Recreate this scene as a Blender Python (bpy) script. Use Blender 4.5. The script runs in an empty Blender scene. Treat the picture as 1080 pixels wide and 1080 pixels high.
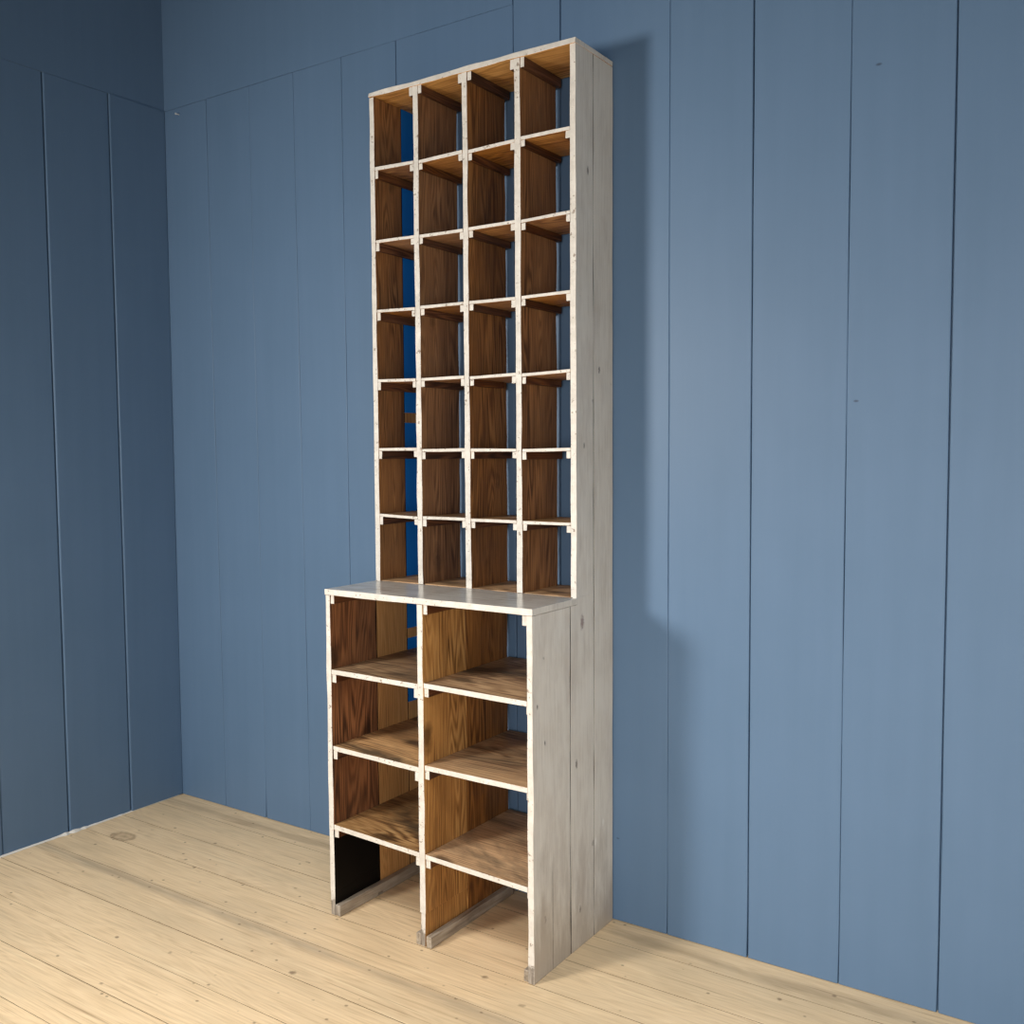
import bpy, bmesh, math, random
from mathutils import Matrix, Vector, noise

random.seed(7)
S = bpy.context.scene
COL = S.collection

# ------------------------------------------------------------------ materials
class NT:
    """small helper around a material node tree"""
    def __init__(self, name):
        self.m = bpy.data.materials.new(name)
        self.m.use_nodes = True
        self.t = self.m.node_tree
        self.t.nodes.clear()
        self.out = self.n('ShaderNodeOutputMaterial')
        self.b = self.n('ShaderNodeBsdfPrincipled')
        self.l(self.b.outputs[0], self.out.inputs[0])
    def n(self, kind, **kw):
        nd = self.t.nodes.new(kind)
        for k, v in kw.items():
            setattr(nd, k, v)
        return nd
    def l(self, a, b):
        self.t.links.new(a, b)
    def put(self, sock, v):
        if hasattr(v, 'is_output') or isinstance(v, bpy.types.NodeSocket):
            self.l(v, sock)
        else:
            sock.default_value = v
    def math(self, op, a, b=None, c=None, clamp=False):
        nd = self.n('ShaderNodeMath', operation=op, use_clamp=clamp)
        self.put(nd.inputs[0], a)
        if b is not None: self.put(nd.inputs[1], b)
        if c is not None: self.put(nd.inputs[2], c)
        return nd.outputs[0]
    def coords(self, rand=True):
        tc = self.n('ShaderNodeTexCoord').outputs['Object']
        if not rand:
            return tc
        oi = self.n('ShaderNodeObjectInfo').outputs['Random']
        cb = self.n('ShaderNodeCombineXYZ')
        self.l(self.math('MULTIPLY', oi, 17.3), cb.inputs[0])
        self.l(self.math('MULTIPLY', oi, 41.7), cb.inputs[1])
        self.l(self.math('MULTIPLY', oi, 29.1), cb.inputs[2])
        ad = self.n('ShaderNodeVectorMath', operation='ADD')
        self.l(tc, ad.inputs[0]); self.l(cb.outputs[0], ad.inputs[1])
        return ad.outputs[0]
    def scale(self, v, s, off=(0, 0, 0)):
        mp = self.n('ShaderNodeMapping')
        self.l(v, mp.inputs[0]); mp.inputs['Scale'].default_value = s
        mp.inputs['Location'].default_value = off
        return mp.outputs[0]
    def noise(self, v, sc, det=4, rough=.55, dist=0.0):
        nd = self.n('ShaderNodeTexNoise')
        self.l(v, nd.inputs['Vector'])
        nd.inputs['Scale'].default_value = sc; nd.inputs['Detail'].default_value = det
        nd.inputs['Roughness'].default_value = rough; nd.inputs['Distortion'].default_value = dist
        return nd.outputs[0]
    def ramp(self, f, stops, interp='LINEAR'):
        nd = self.n('ShaderNodeValToRGB')
        cr = nd.color_ramp; cr.interpolation = interp
        while len(cr.elements) < len(stops): cr.elements.new(.5)
        for e, (p, c) in zip(cr.elements, stops):
            e.position = p
            e.color = (*c, 1) if not isinstance(c, (int, float)) else (c, c, c, 1)
        self.put(nd.inputs[0], f)
        return nd.outputs[0]
    def mix(self, f, a, b, mode='MIX'):
        nd = self.n('ShaderNodeMix', data_type='RGBA', blend_type=mode)
        self.put(nd.inputs[0], f)
        for sck, v in ((nd.inputs[6], a), (nd.inputs[7], b)):
            if isinstance(v, tuple): v = (*v, 1) if len(v) == 3 else v
            self.put(sck, v)
        return nd.outputs[2]
    def bump(self, h, strength=.3, dist=.002):
        nd = self.n('ShaderNodeBump')
        nd.inputs['Strength'].default_value = strength; nd.inputs['Distance'].default_value = dist
        self.l(h, nd.inputs['Height']); self.l(nd.outputs[0], self.b.inputs['Normal'])
    def fin(self, col, rough, spec=.4):
        self.put(self.b.inputs['Base Color'], (*col, 1) if isinstance(col, tuple) else col)
        self.put(self.b.inputs['Roughness'], rough)
        self.b.inputs['Specular IOR Level'].default_value = spec
        return self.m

def srgb(r, g, b):
    f = lambda c: (c / 255 / 12.92) if c <= 10 else ((c / 255 + .055) / 1.055) ** 2.4
    return (f(r), f(g), f(b))

AX = {'x': (.16, 1, 1), 'y': (1, .16, 1), 'z': (1, 1, .16)}

def brown_wood(name, axis, pale, mid, dark, dirt=.35, dirt_col=(.055, .042, .028), ring=.46, vary=.2):
    k = NT(name)
    v = k.coords()
    st = k.scale(v, AX[axis])
    # annual rings: contour lines of a stretched noise field
    f = k.noise(k.scale(v, tuple(1 if q == 1 else .075 for q in AX[axis])), 8.5, 3, .40, .12)
    rings = k.math('SINE', k.math('MULTIPLY', f, 210.0))
    rings = k.math('MULTIPLY_ADD', rings, .5, .5)
    fib = k.noise(k.scale(v, tuple(s if s == 1 else .03 for s in AX[axis])), 210, 3, .6)
    tone = k.noise(st, 5.0, 3, .6)
    amp = k.math('MULTIPLY', k.ramp(k.noise(v, 4.0, 2), [(.35, .1), (.65, 1.0)]), ring)
    g = k.math('ADD', k.math('MULTIPLY', k.math('SUBTRACT', rings, .5), amp), k.math('MULTIPLY_ADD', fib, .75, .12))
    g = k.math('ADD', g, k.math('MULTIPLY_ADD', tone, .9, -.45))
    c = k.ramp(g, [(.22, dark), (.48, mid), (.76, pale)])
    # knots
    vo = k.n('ShaderNodeTexVoronoi', feature='F1')
    k.l(k.scale(v, tuple(1 if s == 1 else .55 for s in AX[axis])), vo.inputs['Vector'])
    vo.inputs['Scale'].default_value = 5.2
    warp = k.math('ADD', vo.outputs['Distance'], k.math('MULTIPLY_ADD', k.noise(v, 30, 3), .16, -.08))
    kn = k.ramp(warp, [(.06, 1.0), (.12, .45), (.17, 0.0)])
    c = k.mix(k.math('MULTIPLY', kn, .8), c, tuple(x * .45 for x in dark))
    # grime that settled unevenly
    d = k.noise(k.scale(v, tuple(.5 if s == 1 else .22 for s in AX[axis])), 9, 5, .65, .6)
    d = k.ramp(d, [(.48, 0.0), (.66, 1.0)])
    c = k.mix(k.math('MULTIPLY', d, dirt), c, dirt_col)
    oi = k.n('ShaderNodeObjectInfo').outputs['Random']
    hs = k.n('ShaderNodeHueSaturation')
    k.l(k.math('MULTIPLY_ADD', k.math('FRACT', k.math('MULTIPLY', oi, 7.7)), .22, .86), hs.inputs['Saturation'])
    k.l(k.math('MULTIPLY_ADD', oi, vary, 1.0 - vary * .55), hs.inputs['Value'])
    k.l(c, hs.inputs['Color']); c = hs.outputs[0]
    k.bump(g, .35, .0015)
    return k.fin(c, k.ramp(g, [(0, .62), (1, .48)]), .35)

PALE, MID, DARK = srgb(172, 122, 72), srgb(142, 96, 54), srgb(92, 58, 32)
M = {}
M['wood_v'] = brown_wood('old_brown_wood_upright', 'z', PALE, MID, DARK, .3)
M['wood_warm'] = brown_wood('warm_brown_wood_upright', 'z', srgb(214, 166, 108), srgb(184, 136, 84), srgb(126, 88, 52), .2)
M['wood_dark'] = brown_wood('dark_brown_wood_upright', 'z', srgb(150, 100, 62), srgb(116, 74, 45), srgb(66, 41, 26), .3, ring=.6)
M['wood_pale'] = brown_wood('pale_brown_wood_upright', 'z', srgb(206, 158, 100), srgb(182, 134, 78), srgb(136, 94, 52), .12, ring=.25)
M['wood_under'] = brown_wood('clean_brown_wood_underside', 'x', srgb(206, 152, 92), srgb(180, 124, 70), srgb(126, 82, 44), .15)
M['wood_h'] = brown_wood('old_brown_wood_level', 'x', srgb(208, 168, 118), srgb(172, 132, 88), srgb(102, 72, 46), .85, vary=.45)
M['wood_y'] = brown_wood('old_brown_wood_rail', 'y', srgb(120, 76, 40), srgb(92, 54, 28), srgb(56, 32, 18), .3)
M['wood_top'] = brown_wood('golden_brown_wood', 'x', srgb(236, 184, 116), srgb(212, 156, 90), srgb(158, 106, 56), .08)

def white_paint():
    k = NT('chipped_white_paint')
    v = k.coords()
    chip = k.noise(v, 85, 4, .62)
    big = k.noise(v, 9, 2, .5)
    m = k.ramp(k.math('ADD', chip, k.math('MULTIPLY_ADD', big, .26, -.13)), [(.632, 0.0), (.675, 1.0)])
    tone = k.ramp(k.noise(v, 40, 3), [(.3, srgb(206, 200, 191)), (.7, srgb(226, 221, 213))])
    c = k.mix(k.math('MULTIPLY', m, .75), tone, srgb(120, 98, 78))
    sz = k.n('ShaderNodeSeparateXYZ'); k.l(k.coords(False), sz.inputs[0])
    h = k.math('ADD', sz.outputs[2], k.math('MULTIPLY_ADD', k.noise(v, 45, 5, .7), .16, -.08))
    c = k.mix(k.ramp(h, [(.035, .9), (.06, 0.0)]), c, k.ramp(k.noise(k.scale(v, (1, 1, .1)), 160, 3), [(.35, srgb(96, 84, 72)), (.65, srgb(164, 154, 142))]))
    k.bump(k.noise(v, 120, 3), .35, .0015)
    return k.fin(c, .5, .4)
M['white'] = white_paint()

def grey_paint(name, base, light, dark, axis='z', rough=.42, worn_to=None, marks=(), stain=False):
    k = NT(name)
    v = k.coords()
    s3 = tuple(1 if s == 1 else .06 for s in AX[axis])
    fib = k.noise(k.scale(v, s3), 130, 4, .6)
    blotch = k.noise(v, 6, 4, .6)
    c = k.ramp(k.math('ADD', k.math('MULTIPLY', fib, .55), k.math('MULTIPLY', blotch, .45)),
               [(.32, dark), (.5, base), (.68, light)])
    # dings and rubbed spots
    vo = k.n('ShaderNodeTexVoronoi', feature='F1')
    k.l(k.scale(v, tuple(1 if s == 1 else .45 for s in AX[axis])), vo.inputs['Vector'])
    vo.inputs['Scale'].default_value = 11
    w = k.math('ADD', vo.outputs['Distance'], k.math('MULTIPLY_ADD', k.noise(v, 60, 3), .3, -.15))
    sp = k.ramp(w, [(.02, 1.0), (.06, 0.0)])
    c = k.mix(k.math('MULTIPLY', sp, .65), c, worn_to or tuple(x * .5 for x in dark))
    tc = k.coords(False)
    for p, r, colr in marks:
        d = k.n('ShaderNodeVectorMath', operation='DISTANCE')
        k.l(k.scale(tc, (0, 1, .45)), d.inputs[0]); d.inputs[1].default_value = (0, p[0] + .0065, p[1] * .45)
        w2 = k.math('ADD', k.math('DIVIDE', d.outputs[1], r), k.math('MULTIPLY_ADD', k.noise(v, 180, 2), 1.2, -.6))
        c = k.mix(k.ramp(w2, [(.45, .85), (1.0, 0.0)]), c, colr)
    if stain:
        sz = k.n('ShaderNodeSeparateXYZ'); k.l(tc, sz.inputs[0])
        h = k.math('ADD', sz.outputs[2], k.math('MULTIPLY_ADD', k.noise(k.scale(v, (1, 1, .25)), 16, 5, .65), .9, -.45))
        c = k.mix(k.ramp(h, [(.02, .55), (.30, 0.0)]), c, srgb(142, 124, 106))
        t2 = k.ramp(k.noise(k.scale(v, (1, 1, .3)), 14, 5, .65), [(.5, 0.0), (.70, .4)])
        c = k.mix(t2, c, srgb(184, 170, 156))
        sy = k.math('ABSOLUTE', k.math('ADD', sz.outputs[1], .3528))
        sy = k.math('ADD', sy, k.math('MULTIPLY_ADD', k.noise(k.scale(tc, (1, 1, 1)), 40, 2), .002, -.001))
        ck = k.math('MULTIPLY', k.ramp(k.math('DIVIDE', sy, .004), [(.15, .85), (.45, 0.0)]), k.ramp(sz.outputs[2], [(.27, 1.0), (.33, 0.0)]))
        c = k.mix(ck, c, srgb(78, 66, 56))
    k.bump(k.math('ADD', k.math('MULTIPLY', fib, 1.0), k.math('MULTIPLY', sp, -.6)), .3, .0015)
    return k.fin(c, rough, .45), k, v
PALE_CHIP, DARK_CHIP = srgb(240, 235, 225), srgb(84, 74, 66)
SIDE_MARKS = [((-.228, .192), .009, PALE_CHIP), ((-.212, .121), .008, PALE_CHIP), ((-.206, .113), .006, DARK_CHIP),
              ((-.433, .762), .004, DARK_CHIP), ((-.396, .654), .004, DARK_CHIP), ((-.2265, .55), .007, DARK_CHIP),
              ((-.192, .958), .012, srgb(140, 116, 112)), ((-.155, 2.244), .006, DARK_CHIP), ((-.179, 1.466), .005, DARK_CHIP),
              ((-.0895, 1.687), .006, DARK_CHIP), ((-.115, .283), .008, PALE_CHIP), ((-.068, .33), .007, PALE_CHIP)]
M['grey'] = grey_paint('worn_grey_paint', srgb(224, 216, 203), srgb(232, 225, 213), srgb(207, 197, 183), marks=SIDE_MARKS, stain=True)[0]
M['grey_top'] = grey_paint('glossy_grey_paint', srgb(206, 203, 197), srgb(222, 219, 212), srgb(168, 161, 150), 'x', .2)[0]
M['raw_grey'] = grey_paint('weathered_bare_wood', srgb(160, 148, 132), srgb(186, 177, 164), srgb(108, 94, 80), 'y', .6)[0]
M['blue_inside'] = NT('deep_blue_paint').fin(srgb(8, 118, 212), .5)
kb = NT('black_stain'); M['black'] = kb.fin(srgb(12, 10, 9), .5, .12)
M['plaster'] = NT('white_plaster').fin(srgb(225, 220, 212), .8)
M['metal'] = NT('pale_metal').fin(srgb(205, 208, 210), .35)

def wall_paint():
    k = NT('matt_blue_wall_paint')
    v = k.coords(False)
    st = k.scale(v, (1, 1, .05))
    streak = k.noise(st, 26, 3, .5)
    blot = k.noise(v, 3.2, 4, .55)
    g = k.math('ADD', k.math('MULTIPLY', streak, .5), k.math('MULTIPLY', blot, .5))
    c = k.ramp(g, [(.34, WALL_LO), (.66, WALL_HI)])
    # tiny knocks where the paint is damaged
    for p, r in MARKS:
        d = k.n('ShaderNodeVectorMath', operation='DISTANCE')
        k.l(k.scale(v, (.45, 1, 1)), d.inputs[0]); d.inputs[1].default_value = (p[0] * .45, p[1], p[2])
        c = k.mix(k.ramp(k.math('DIVIDE', d.outputs[1], r), [(.4, .75), (1.0, 0.0)]), c, srgb(48, 58, 78))
    k.bump(k.math('ADD', k.math('MULTIPLY', streak, .5), k.math('MULTIPLY', k.noise(v, 160, 3), .35)), .07, .002)
    return k.fin(c, .5, .35)
WALL_LO, WALL_HI = srgb(90, 117, 147), srgb(94, 121, 152)
MARKS = [((2.835, 0, 2.422), .0045), ((2.791, 0, 1.576), .004), ((2.0945, 0, .26), .0035)]
M['wall'] = wall_paint()
M['gap_floor'] = NT('dust_in_floor_joints').fin(srgb(128, 104, 76), .9)

BW, B0 = .166, -.625          # floor board width and one joint
def floor_wood():
    k = NT('scrubbed_pine_boards')
    v = k.coords(False)
    sep = k.n('ShaderNodeSeparateXYZ'); k.l(v, sep.inputs[0])
    idx = k.math('FLOOR', k.math('DIVIDE', k.math('SUBTRACT', sep.outputs[1], B0), BW))
    wn = k.n('ShaderNodeTexWhiteNoise', noise_dimensions='1D'); k.l(idx, wn.inputs['W'])
    cb = k.n('ShaderNodeCombineXYZ'); k.l(k.math('MULTIPLY', wn.outputs[0], 23.0), cb.inputs[0])
    ad = k.n('ShaderNodeVectorMath', operation='ADD'); k.l(v, ad.inputs[0]); k.l(cb.outputs[0], ad.inputs[1])
    u = ad.outputs[0]
    f = k.noise(k.scale(u, (.13, 1, 1)), 8, 2, .5, .3)
    rings = k.math('MULTIPLY_ADD', k.math('SINE', k.math('MULTIPLY', f, 110.0)), .5, .5)
    fib = k.noise(k.scale(u, (.03, 1, 1)), 150, 4, .65)
    g = k.math('ADD', k.math('MULTIPLY', rings, .1), k.math('MULTIPLY', fib, .9))
    c = k.ramp(g, [(.25, srgb(208, 180, 141)), (.5, srgb(234, 206, 166)), (.74, srgb(247, 221, 182))])
    c = k.mix(k.math('MULTIPLY', wn.outputs[0], .22), c, srgb(230, 201, 157))
    # grey worn patches and long dark drag marks
    p = k.ramp(k.noise(k.scale(v, (.35, 1, 1)), 3.4, 5, .6), [(.46, 0.0), (.7, 1.0)])
    c = k.mix(k.math('MULTIPLY', p, .38), c, srgb(186, 168, 138))
    dr = k.ramp(k.noise(k.scale(v, (.06, 1, 1)), 13, 3, .6), [(.57, 0.0), (.72, 1.0)])
    c = k.mix(k.math('MULTIPLY', dr, .20), c, srgb(140, 120, 94))
    # grey stained band along one joint
    dy = k.math('ABSOLUTE', k.math('SUBTRACT', sep.outputs[1], -.645))
    wob = k.math('ADD', dy, k.math('MULTIPLY_ADD', k.noise(k.scale(v, (.4, 1, 1)), 12, 4), .05, -.025))
    band = k.ramp(wob, [(.0, 1.0), (.034, 0.0)])
    c = k.mix(k.math('MULTIPLY', band, .42), c, srgb(126, 116, 102))
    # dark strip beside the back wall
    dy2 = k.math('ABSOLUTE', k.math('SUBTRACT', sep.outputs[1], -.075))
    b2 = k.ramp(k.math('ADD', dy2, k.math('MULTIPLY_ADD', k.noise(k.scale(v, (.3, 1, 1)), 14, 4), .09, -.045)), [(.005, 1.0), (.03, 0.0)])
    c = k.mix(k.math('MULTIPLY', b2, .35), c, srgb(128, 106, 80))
    # thin long grain cracks
    ck = k.ramp(k.noise(k.scale(u, (.018, 1, 1)), 75, 3, .6), [(.62, 0.0), (.70, 1.0)])
    c = k.mix(k.math('MULTIPLY', ck, .5), c, srgb(132, 102, 70))
    br = k.ramp(k.noise(k.scale(u, (.02, 1, 1), (3, 7, 0)), 58, 3, .6), [(.63, 0.0), (.70, 1.0)])
    c = k.mix(k.math('MULTIPLY', br, .45), c, srgb(250, 230, 192))
    # knots and nail holes
    kn = None
    for scl, lo, hi, st in ((5.5, .03, .065, .7), (9, .03, .065, .65), (17, .045, .09, .62)):
        vo = k.n('ShaderNodeTexVoronoi', feature='F1')
        k.l(k.scale(u, (.8, 1, 1), (scl, scl * 2, 0)), vo.inputs['Vector']); vo.inputs['Scale'].default_value = scl
        w = k.math('ADD', vo.outputs['Distance'], k.math('MULTIPLY_ADD', k.noise(v, 70, 2), .06, -.03))
        m = k.ramp(w, [(lo, 1.0), (hi, 0.0)])
        c = k.mix(k.math('MULTIPLY', m, st), c, srgb(106, 82, 60))
    # ring shaped knot near the corner
    d = k.n('ShaderNodeVectorMath', operation='DISTANCE')
    k.l(k.scale(v, (.62, 1, 0)), d.inputs[0]); d.inputs[1].default_value = (.206 * .62, -.427, 0)
    rr = k.math('ADD', d.outputs[1], k.math('MULTIPLY_ADD', k.noise(v, 32, 4), .04, -.02))
    c = k.mix(k.ramp(rr, [(0, .5), (.016, .2), (.030, .6), (.042, 0.0)]), c, srgb(128, 102, 74))
    k.bump(g, .3, .002)
    return k.fin(c, k.ramp(g, [(0, .58), (1, .44)]), .35)
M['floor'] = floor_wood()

# ------------------------------------------------------------------ mesh helpers
def link(name, bm, mats, parent=None, bevel=0.0):
    me = bpy.data.meshes.new(name)
    bm.normal_update(); bm.to_mesh(me); bm.free()
    for m in mats: me.materials.append(m)
    o = bpy.data.objects.new(name, me); COL.objects.link(o)
    if parent is not None: o.parent = parent
    if bevel:
        md = o.modifiers.new('bevel', 'BEVEL'); md.width = bevel; md.segments = 2; md.limit_method = 'ANGLE'
        md.angle_limit = math.radians(40)
    return o

def board(bm, lo, hi, axis, seg=14, wob=.0008, mat=None, seed=0, mats=None):
    """a sawn board: box cut into slices along its length, its section wandering a little.
    mats = dict face -> material index, keys '-x +x -y +y -z +z'"""
    a = 'xyz'.index(axis); b, c = [i for i in range(3) if i != a]
    rows = []
    for i in range(seg + 1):
        t = lo[a] + (hi[a] - lo[a]) * i / seg
        ring = []
        for q, (ub, uc) in enumerate(((0, 0), (1, 0), (1, 1), (0, 1))):
            p = [0, 0, 0]; p[a] = t
            nb = noise.noise(Vector((t * 9 + seed * 3.1, ub * 7.3 + seed, .5 + uc))) * wob
            nc = noise.noise(Vector((t * 9 - seed * 2.7, uc * 5.1 - seed, 8.5 + ub))) * wob
            p[b] = (hi[b] if ub else lo[b]) + nb
            p[c] = (hi[c] if uc else lo[c]) + nc
            ring.append(bm.verts.new(p))
        rows.append(ring)
    mats = mats or {}
    nm = 'xyz'
    side = ['-' + nm[c], '+' + nm[b], '+' + nm[c], '-' + nm[b]]
    fs = []
    for i in range(seg):
        for q in range(4):
            f = bm.faces.new((rows[i][q], rows[i][(q + 1) % 4], rows[i + 1][(q + 1) % 4], rows[i + 1][q]))
            f.material_index = mats.get(side[q], 0); fs.append(f)
    f = bm.faces.new(rows[0][::-1]); f.material_index = mats.get('-' + nm[a], 0); fs.append(f)
    f = bm.faces.new(rows[-1]); f.material_index = mats.get('+' + nm[a], 0); fs.append(f)
    bmesh.ops.recalc_face_normals(bm, faces=fs)
    return fs

# ------------------------------------------------------------------ the room
ZB = 2.847          # height where the upright boards end in the corner
ZT = 4.2

def add_plank(bm, pts, base, out, axis, r=.0022, fa=0, fb=0):
    """upright plank; pts = (a0_bottom, a1_bottom, a1_top, a0_top, z0, z1) along the wall, face pushed out by 'out'"""
    a0b, a1b, a1t, a0t, z0, z1 = pts
    n = 48
    rows = []
    for i in range(n + 1):
        t = i / n; z = z0 + (z1 - z0) * t
        w0 = a0b + (a0t - a0b) * t + noise.noise(Vector((z * 2.2, a0b * 31, 1))) * .0012
        w1 = a1b + (a1t - a1b) * t + noise.noise(Vector((z * 2.2, a1b * 31, 5))) * .0012
        w0 += fa * max(0, 1 - z / .22) ** 2 + .0008 * noise.noise(Vector((z * 3.1, a0b * 17, 2)))
        w1 -= fb * max(0, 1 - z / .22) ** 2
        prof = [(w0, base), (w0, out - r), (w0 + r * .35, out - r * .35), (w0 + r * 1.2, out), (w1 - r * 1.2, out),
                (w1 - r * .35, out - r * .35), (w1, out - r), (w1, base)]
        row = []
        for w, d in prof:
            p = (w, -d, z) if axis == 'x' else (d, w, z)
            row.append(bm.verts.new(p))
        rows.append(row)
    fs = []
    for i in range(n):
        for q in range(len(rows[0]) - 1):
            fs.append(bm.faces.new((rows[i][q], rows[i][q + 1], rows[i + 1][q + 1], rows[i + 1][q])))
    fs.append(bm.faces.new(rows[0])); fs.append(bm.faces.new(rows[-1]))
    for f in fs: f.smooth = False
    bmesh.ops.recalc_face_normals(bm, faces=fs)

def add_box(bm, lo, hi, mi=0):
    vs = [bm.verts.new((x, y, z)) for x in (lo[0], hi[0]) for y in (lo[1], hi[1]) for z in (lo[2], hi[2])]
    idx = ((0, 1, 3, 2), (4, 6, 7, 5), (0, 4, 5, 1), (2, 3, 7, 6), (0, 2, 6, 4), (1, 5, 7, 3))
    fs = [bm.faces.new([vs[i] for i in q]) for q in idx]
    for f in fs: f.material_index = mi
    bmesh.ops.recalc_face_normals(bm, faces=fs)
    return fs

# back wall (y = 0): joints as (x at floor, x at top, gap, step of the plank right of it)
bm = bmesh.new()
add_box(bm, (-.12, .014, 0), (7.6, .12, ZT))
J = [(.281, .2612, .0018, .0006), (.5237, .510, .0004, .0010), (.7677, .7485, .0010, .0014), (.996, .990, .0006, .0008),
     (1.2429, 1.2429, .0030, .0010), (1.7233, 1.7233, .0020, .0008), (1.886, 1.9, .0040, .0016), (2.260, 2.2600, .0007, .0022),
     (2.5105, 2.5045, .0026, .0010), (2.7665, 2.768, .0011, .0006), (3.0187, 3.0185, .0044, .0012)]
x = 3.28
while x < 7.3:
    J.append((x, x, .003, random.uniform(0, .001))); x += .262
prev = (0.0, 0.0, 0.0)
edges = [(0.0, 0.0, 0.0, .0004)] + J + [(7.6, 7.6, 0, 0)]
for i in range(len(edges) - 1):
    (xb, xt, g, st), (xb2, xt2, g2, _s) = edges[i], edges[i + 1]
    low = xb2 < 1.73
    za, zb = .002, (ZB - .001 if low else ZT)
    tt = zb / ZB if low else zb / ZB
    add_plank(bm, (xb + g / 2, xb2 - g2 / 2, xt2 + (0) - g2 / 2, xt + g / 2, za, zb), -.016, st, 'x', .0022, 0, .006 if .5 < xb2 < .55 else (.0015 if .9 < xb2 < 4 else 0))
# the wide board that runs across above them
board(bm, (0.001, -.0010, ZB + .0002), (1.7215, .015, ZT), 'x', 20, .0006)
# short crack low on the right
wall_back = link('wall_back', bm, [M['wall']])
wall_back['kind'] = 'structure'

bm = bmesh.new()
add_box(bm, (-.12, -5.0, 0), (-.014, .12, ZT))
JL = [(-.2505, -.258, .0032, 0), (-.520, -.5265, .0036, 0), (-.778, -.785, .003, 0)]
y = -1.04
while y > -4.9:
    JL.append((y, y - .006, .003, 0)); y -= .262
el = [(0.0, 0.0, 0, 0)] + JL + [(-5.0, -5.0, 0, 0)]
steps = [.0075, .0045, .0015, .004]
for i in range(len(el) - 1):
    (yb, yt, g, _), (yb2, yt2, g2, _s) = el[i], el[i + 1]
    add_plank(bm, (yb2 + g2 / 2, yb - g / 2, yt - g / 2, yt2 + g2 / 2, .003, ZB - .001), -.016, steps[i] if i < 4 else .002, 'y', .004)
board(bm, (-.015, -4.99, ZB + .0002), (.0045, -.001, ZT), 'y', 30, .0006)
wall_left = link('wall_left', bm, [M['wall']])
wall_left['kind'] = 'structure'

bm = bmesh.new()
yy = B0 + BW * 4
k = 0
while yy > -5.4:
    y1 = min(yy, .12); y0 = yy - BW
    if y1 > y0 + .01:
        board(bm, (-.12, y0 + .0009, -.03), (7.6, y1 - .0009, random.uniform(-.0004, 0)), 'x', 40, .0004, seed=k, mats={'-y': 1, '+y': 1})
    yy -= BW; k += 1
add_box(bm, (-.12, -5.4, -.05), (7.6, .12, -.012), 1)
floor = link('floor', bm, [M['floor'], M['gap_floor']])
floor['kind'] = 'structure'

# crumbly white filler line at the foot of the left wall
bm = bmesh.new()
n = 70
rows = []
for i in range(n + 1):
    y = -.02 - 1.1 * i / n
    w = .006 + .004 * noise.noise(Vector((y * 14, 3, 1)))
    if -.57 < y < -.43: w += .014 * max(0, math.sin((y + .57) / .14 * math.pi)) * (.6 + noise.noise(Vector((y * 70, 0, 0))))
    if -.30 < y: w *= .35
    h = .004 + .003 * abs(noise.noise(Vector((y * 25, 9, 1)))) + (w - .006 if w > .008 else 0) * .5
    rows.append([bm.verts.new((0.0025, y, 0.0005)), bm.verts.new((.0025, y, h)), bm.verts.new((.0025 + w * .6, y, h * .8)), bm.verts.new((.0025 + w + .003, y, .0005))])
for i in range(n):
    for q in range(3):
        bm.faces.new((rows[i][q], rows[i][q + 1], rows[i + 1][q + 1], rows[i + 1][q]))
bm.faces.new(rows[0]); bm.faces.new(rows[-1])
bmesh.ops.recalc_face_normals(bm, faces=bm.faces[:])
trim = link('trim_1', bm, [M['plaster']])
trim['kind'] = 'structure'

# little pale screw left in the back wall beside the corner
bm = bmesh.new()
bmesh.ops.create_cone(bm, cap_ends=True, segments=12, radius1=.002, radius2=.003, depth=.016,
                      matrix=Matrix.Translation((.0974, -.008, 2.818)) @ Matrix.Rotation(math.radians(90), 4, 'X'))
bmesh.ops.create_cone(bm, cap_ends=True, segments=12, radius1=.0042, radius2=.003, depth=.004,
                      matrix=Matrix.Translation((.0974, -.0175, 2.818)) @ Matrix.Rotation(math.radians(90), 4, 'X'))
sc = link('wall_screw', bm, [M['metal']])
sc['label'] = 'small pale screw in the blue back wall beside the room corner'
sc['category'] = 'screw'

# ------------------------------------------------------------------ the pigeonhole cabinet
W, D1, D2, ZW, ZC = .7595, .2172, .4511, 1.031, 2.5913
root = bpy.data.objects.new('pigeonhole_cabinet', None); COL.objects.link(root)
root.location = (1.3193, -.0065, 0)
root['label'] = 'tall worn white and brown wooden pigeonhole cabinet standing against the blue wall'
root['category'] = 'cabinet'
# local frame: x along the wall, y = -distance from the wall, z up
TS, TD = .019, .020            # side panel and divider thickness
WOOD, WHITE, GREY, BLUE, BLACK, RAW = 0, 1, 2, 3, 4, 5

def mats_v(w='wood_v', w2='wood_v', w3='wood_pale'):
    return [M[w], M['white'], M['grey'], M['blue_inside'], M['black'], M['raw_grey'], M[w2], M[w3]]
def mats_h(): return [M['wood_h'], M['white'], M['grey_top'], M['grey'], M['wood_under']]

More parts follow.
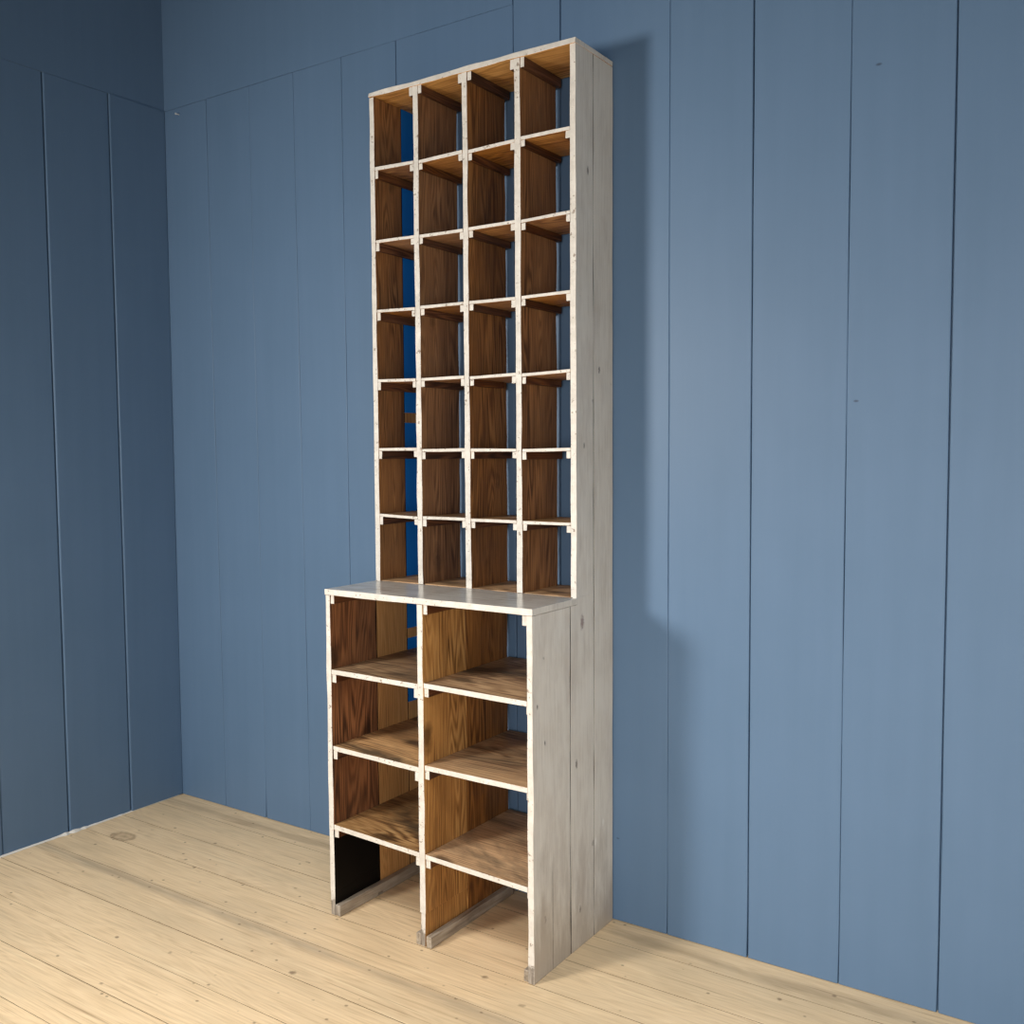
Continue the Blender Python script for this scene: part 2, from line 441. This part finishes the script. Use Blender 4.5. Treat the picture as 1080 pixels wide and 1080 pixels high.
# side panels, each three upright planks wide
def side(right):
    bm = bmesh.new()
    x0, x1 = (W - TS, W) if right else (0, TS)
    outer = '+x' if right else '-x'
    inner = '-x' if right else '+x'
    sd = 11 if right else 4
    f = {'-y': WHITE, '+y': WOOD, outer: GREY, inner: WOOD, '+z': GREY, '-z': WOOD}
    back = dict(f); back['-y'] = BLACK; back['+y'] = BLACK; f['+y'] = BLACK
    if not right: back[inner] = 7
    z_top = ZC - .015
    s1, s2 = (.117, .253) if right else (.085, .240)
    # back plank, full height
    if right:
        board(bm, (x0, -s1 + .0011, 0), (x1, 0, z_top), 'z', 60, .0012, seed=sd, mats=back)
    else:
        blue = dict(back); blue[inner] = BLUE
        for za, zb, mm in ((0, .60, back), (.60, .82, blue), (.82, .853, back), (.853, 1.549, blue), (1.549, 1.582, back), (1.582, z_top, blue)):
            board(bm, (x0, -s1 + .0011, za), (x1, 0, zb), 'z', max(2, int((zb - za) * 20)), 0, seed=sd + 1, mats=mm)
    # middle plank: full height, the cabinet's front edge in the upper half
    board(bm, (x0, -D1, ZW - .004), (x1, -s1 - .0011, z_top), 'z', 40, .0014, seed=sd + 2, mats=f)
    board(bm, (x0, -s2 + .0017, 0), (x1, -s1 - .0011, ZW - .019), 'z', 30, .0014, seed=sd + 3, mats=back)
    if right:
        board(bm, (x0, -D1, ZW - .022), (x1, -s1 - .0011, ZW + .002), 'z', 2, 0, seed=sd + 3, mats=back)
    else:
        board(bm, (x0, -D1, ZW - .022), (x1, -s1 - .0011, ZW + .002), 'z', 2, 0, seed=sd + 3, mats=back)
    # front plank of the lower half
    fr = dict(f)
    if right:
        board(bm, (x0, -D2, 0), (x1, -s2 - .0017, ZW - .019), 'z', 40, .0018, seed=sd + 5, mats=fr)
    else:
        fr[inner] = 6
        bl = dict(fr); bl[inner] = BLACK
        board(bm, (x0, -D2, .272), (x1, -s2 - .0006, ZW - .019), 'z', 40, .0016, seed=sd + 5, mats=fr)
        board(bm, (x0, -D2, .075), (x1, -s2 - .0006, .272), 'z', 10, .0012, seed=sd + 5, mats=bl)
        ft = dict(bl)
        board(bm, (x0 + .001, -D2 + .0015, 0), (x1 - .001, -s2 - .0006, .075), 'z', 5, .0015, seed=sd + 6, mats=ft)
    return link('side_panel', bm, mats_v('wood_v', 'wood_dark'), root, .0012)
R_side = side(True); R_side['label'] = 'grey painted side panel of upright planks'
L_side = side(False); L_side['label'] = 'side panel with a deep blue strip inside'

# top board
bm = bmesh.new()
board(bm, (-.001, -D1 - .002, ZC - .0145), (W + .001, -.001, ZC), 'x', 44, .0036, seed=3, mats={'-y': 1, '+z': 3, '+x': 3, '-x': 1, '-z': 0})
link('top_board', bm, [M['wood_top'], M['white'], M['grey_top'], M['grey']], root, .0012)

# dividers of the upper half
DX = (.1881, .3770, .5652)
for i, dx in enumerate(DX):
    bm = bmesh.new()
    board(bm, (dx - TD / 2, -D1, ZW + .0005), (dx + TD / 2, -.018, ZC - .015), 'z', 60, .0022, seed=20 + i,
          mats={'-y': 1, '+y': 0, '+x': 0, '-x': 0})
    link('divider', bm, mats_v(), root, .0012)
# divider of the lower half: two planks wide, worn bare at the foot
bm = bmesh.new()
bx = .3729
f = {'-y': WHITE}
board(bm, (bx - .0105, -D2, .10), (bx + .0105, -.2445, ZW - .019), 'z', 40, .002, seed=31, mats=f)
board(bm, (bx - .0085, -D2 + .002, 0), (bx + .0075, -.2445, .10), 'z', 5, .0015, seed=32, mats={'-y': WHITE})
board(bm, (bx - .0105, -.2435, 0), (bx + .0105, -.018, ZW - .019), 'z', 40, .0012, seed=33, mats={'+x': 6, '-x': 6})
link('divider', bm, mats_v('wood_warm', 'wood_v'), root, .0012)

# worktop (grey painted ledge) and the bare board behind it
bm = bmesh.new()
board(bm, (-.001, -D2 - .002, ZW - .018), (W + .001, -D1 + .006, ZW), 'x', 30, .0012, seed=41,
      mats={'-y': 1, '+z': 2, '+x': 3, '-x': 1, '-z': 0, '+y': 0})
o = link('worktop', bm, [M['wood_h'], M['white'], M['grey_top'], M['grey']], root, .0012)
o['label'] = 'glossy grey painted worktop'
bm = bmesh.new()
board(bm, (TS + .0005, -D1 + .008, ZW - .017), (W - TS - .0005, -.004, ZW + .0015), 'x', 24, .001, seed=42, mats={'-y': 0})
link('bottom_board', bm, [M['wood_h']], root, .001)

# shelves and the cleats they lie on
ROWS = [
    [(2.357, 2.353), (2.350, 2.353), (2.349, 2.352), (2.355, 2.354)],
    [(2.128, 2.125), (2.123, 2.120), (2.121, 2.121), (2.119, 2.123)],
    [(1.908, 1.903), (1.905, 1.903), (1.903, 1.901), (1.901, 1.903)],
    [(1.686, 1.682), (1.682, 1.681), (1.678, 1.681), (1.677, 1.682)],
    [(1.464, 1.464), (1.460, 1.461), (1.460, 1.459), (1.458, 1.460)],
    [(1.251, 1.247), (1.248, 1.249), (1.247, 1.247), (1.246, 1.247)],
]
def shelf(x0, x1, za, zb, depth, th, seed, name='shelf', back=.01):
    bm = bmesh.new()
    fs = board(bm, (x0, -depth, -th), (x1, -back, 0), 'x', 8, .0009, seed=seed, mats={'-y': 1, '-z': 4})
    for v in bm.verts:
        t = (v.co.x - x0) / (x1 - x0)
        v.co.z += za + (zb - za) * t
    return link(name, bm, mats_h(), root, .001)

def cleat(x0, x1, z0, z1, depth, seed, back=.012):
    bm = bmesh.new()
    board(bm, (x0, -depth, z0), (x1, -back, z1), 'y', 6, .001, seed=seed, mats={'-y': 1})
    return link('cleat', bm, [M['wood_y'], M['white']], root, .0012)

colsU = [(TS, DX[0] - TD / 2), (DX[0] + TD / 2, DX[1] - TD / 2), (DX[1] + TD / 2, DX[2] - TD / 2), (DX[2] + TD / 2, W - TS)]
sd = 100
for r, row in enumerate(ROWS):
    for c, ((x0, x1), (za, zb)) in enumerate(zip(colsU, row)):
        th = .0095 if r else .0105
        shelf(x0 + .0006, x1 - .0006, za, zb, D1 - random.uniform(0, .0015), th, sd)
        hl = .026 if c == 0 else random.uniform(.019, .023)
        hr = random.uniform(.018, .022) if c < 3 else .021
        bl = .012
        if r == 3 and c == 2: bl = .055
        cleat(x0 + .0003, x0 + random.uniform(.013, .0155), za - th - hl, za - th - .0003, D1 - random.uniform(.0005, .003), sd + 1, bl)
        cleat(x1 - random.uniform(.013, .0155), x1 - .0003, zb - th - hr, zb - th - .0003, D1 - random.uniform(.0005, .003), sd + 2)
        sd += 3
# cleats under the top board, on both sides of every divider
for dx in DX:
    for s in (-1, 1):
        xa = dx + s * (TD / 2 + .0003); xb = dx + s * (TD / 2 + .0145)
        cleat(min(xa, xb), max(xa, xb), ZC - .0148 - random.uniform(.025, .029), ZC - .0152, D1 - .001, sd); sd += 1

colsL = [(TS, bx - .0105), (bx + .0105, W - TS)]
LROWS = [[(.7815, .7795), (.785, .780)], [(.541, .533), (.543, .543)], [(.292, .280), (.279, .268)]]
for r, row in enumerate(LROWS):
    for c, ((x0, x1), (za, zb)) in enumerate(zip(colsL, row)):
        th = .015
        shelf(x0 + .0006, x1 - .0006, za, zb, D2 - random.uniform(0, .003), th, sd, back=.012)
        cleat(x0 + .0003, x0 + .017, za - th - .026, za - th - .0003, D2 - .004, sd + 1)
        cleat(x1 - .0165, x1 - .0003, zb - th - .028, zb - th - .0003, D2 - (.022 if c else .004), sd + 2)
        sd += 3
# cleats under the worktop
zt = ZW - .018
cleat(TS + .0003, TS + .014, zt - .027, zt - .0004, D2 - .003, 501)
cleat(bx + .0108, bx + .025, zt - .029, zt - .0004, D2 - .004, 502)
cleat(W - TS - .024, W - TS - .0003, zt - .032, zt - .0004, D2 - .016, 503, .2)

# rails along the floor
def rail(x0, x1, h, front, back, seed, white_end=False):
    bm = bmesh.new()
    board(bm, (x0, -front, 0.0005), (x1, -back, h), 'y', 10, .0016, seed=seed, mats={'-y': 1 if white_end else 0})
    return link('floor_rail', bm, [M['raw_grey'], M['white']], root, .002)
rail(TS + .0003, TS + .0205, .036, D2 - .001, .02, 601, True)
rail(bx + .0108, bx + .0305, .034, D2 + .0005, .02, 602)
rail(bx - .0265, bx - .0108, .036, D2 - .001, .02, 603)
rail(W - TS - .016, W - TS - .0003, .034, D2 - .002, .02, 604)

# ------------------------------------------------------------------ camera
cam = bpy.data.cameras.new('camera')
co = bpy.data.objects.new('camera', cam); COL.objects.link(co)
yaw, pitch, roll = -.592242, -.060919, -.006143
f = Vector((math.sin(yaw) * math.cos(pitch), math.cos(yaw) * math.cos(pitch), math.sin(pitch)))
r = Vector((math.cos(yaw), -math.sin(yaw), 0)); u = r.cross(f)
c, s = math.cos(roll), math.sin(roll)
r2 = c * r + s * u; u2 = -s * r + c * u
mat = Matrix(((r2.x, u2.x, -f.x), (r2.y, u2.y, -f.y), (r2.z, u2.z, -f.z))).to_4x4()
mat.translation = Vector((3.493559, -2.654038, 1.45))
co.matrix_world = mat
cam.sensor_width = 36; cam.sensor_fit = 'HORIZONTAL'
cam.lens = 1044.789 / 1080 * 36
cam.clip_start = .05
S.camera = co

# ------------------------------------------------------------------ light
def area(name, loc, target, size, power, color, shape='DISK'):
    l = bpy.data.lights.new(name, 'AREA'); l.shape = shape; l.size = size; l.energy = power; l.color = color
    o = bpy.data.objects.new(name, l); COL.objects.link(o)
    o.location = loc
    o.rotation_euler = (Vector(target) - Vector(loc)).to_track_quat('-Z', 'Y').to_euler()
    return o
def lamp(name, loc, target, size, power, color, spread=180):
    o = area(name, loc, target, size, power, color)
    o.data.spread = math.radians(spread)
    return o
lamp('softbox', (.52, -3.15, 1.86), (2.2, 0, 1.1), .55, 40, (1.0, .95, .87), 130)
lamp('right_fill', (5.4, -3.2, 1.0), (1.6, 0, .9), 1.8, 30, (.97, .99, 1.0))  # added soft fill from the right for the shaded faces, not a real window
lamp('front_fill', (3.6, -4.4, 1.4), (2.5, 0, .9), 1.6, 16, (1.0, .98, .95), 80)  # added frontal fill, reaches the wall behind the open cells
lamp('overhead_fill', (.9, -2.3, 3.2), (.9, -2.1, 0), 1.0, 18, (1.0, .97, .92), 100)  # added overhead fill to brighten the floor at front left, no actual fixture
lamp('overhead_fill', (3.2, -2.4, 3.2), (3.2, -2.0, 0), 1.0, 29, (1.0, .965, .90), 100)  # second overhead light, added to lift the right floor and the worktop
w = bpy.data.worlds.new('room_light'); S.world = w; w.use_nodes = True
bg = w.node_tree.nodes['Background']
bg.inputs[0].default_value = (.9, .95, 1.0, 1); bg.inputs[1].default_value = .04

S.view_settings.view_transform = 'Standard'
S.view_settings.look = 'None'
S.view_settings.gamma = 1
S.view_settings.exposure = 0.0
S.view_settings.use_curve_mapping = False
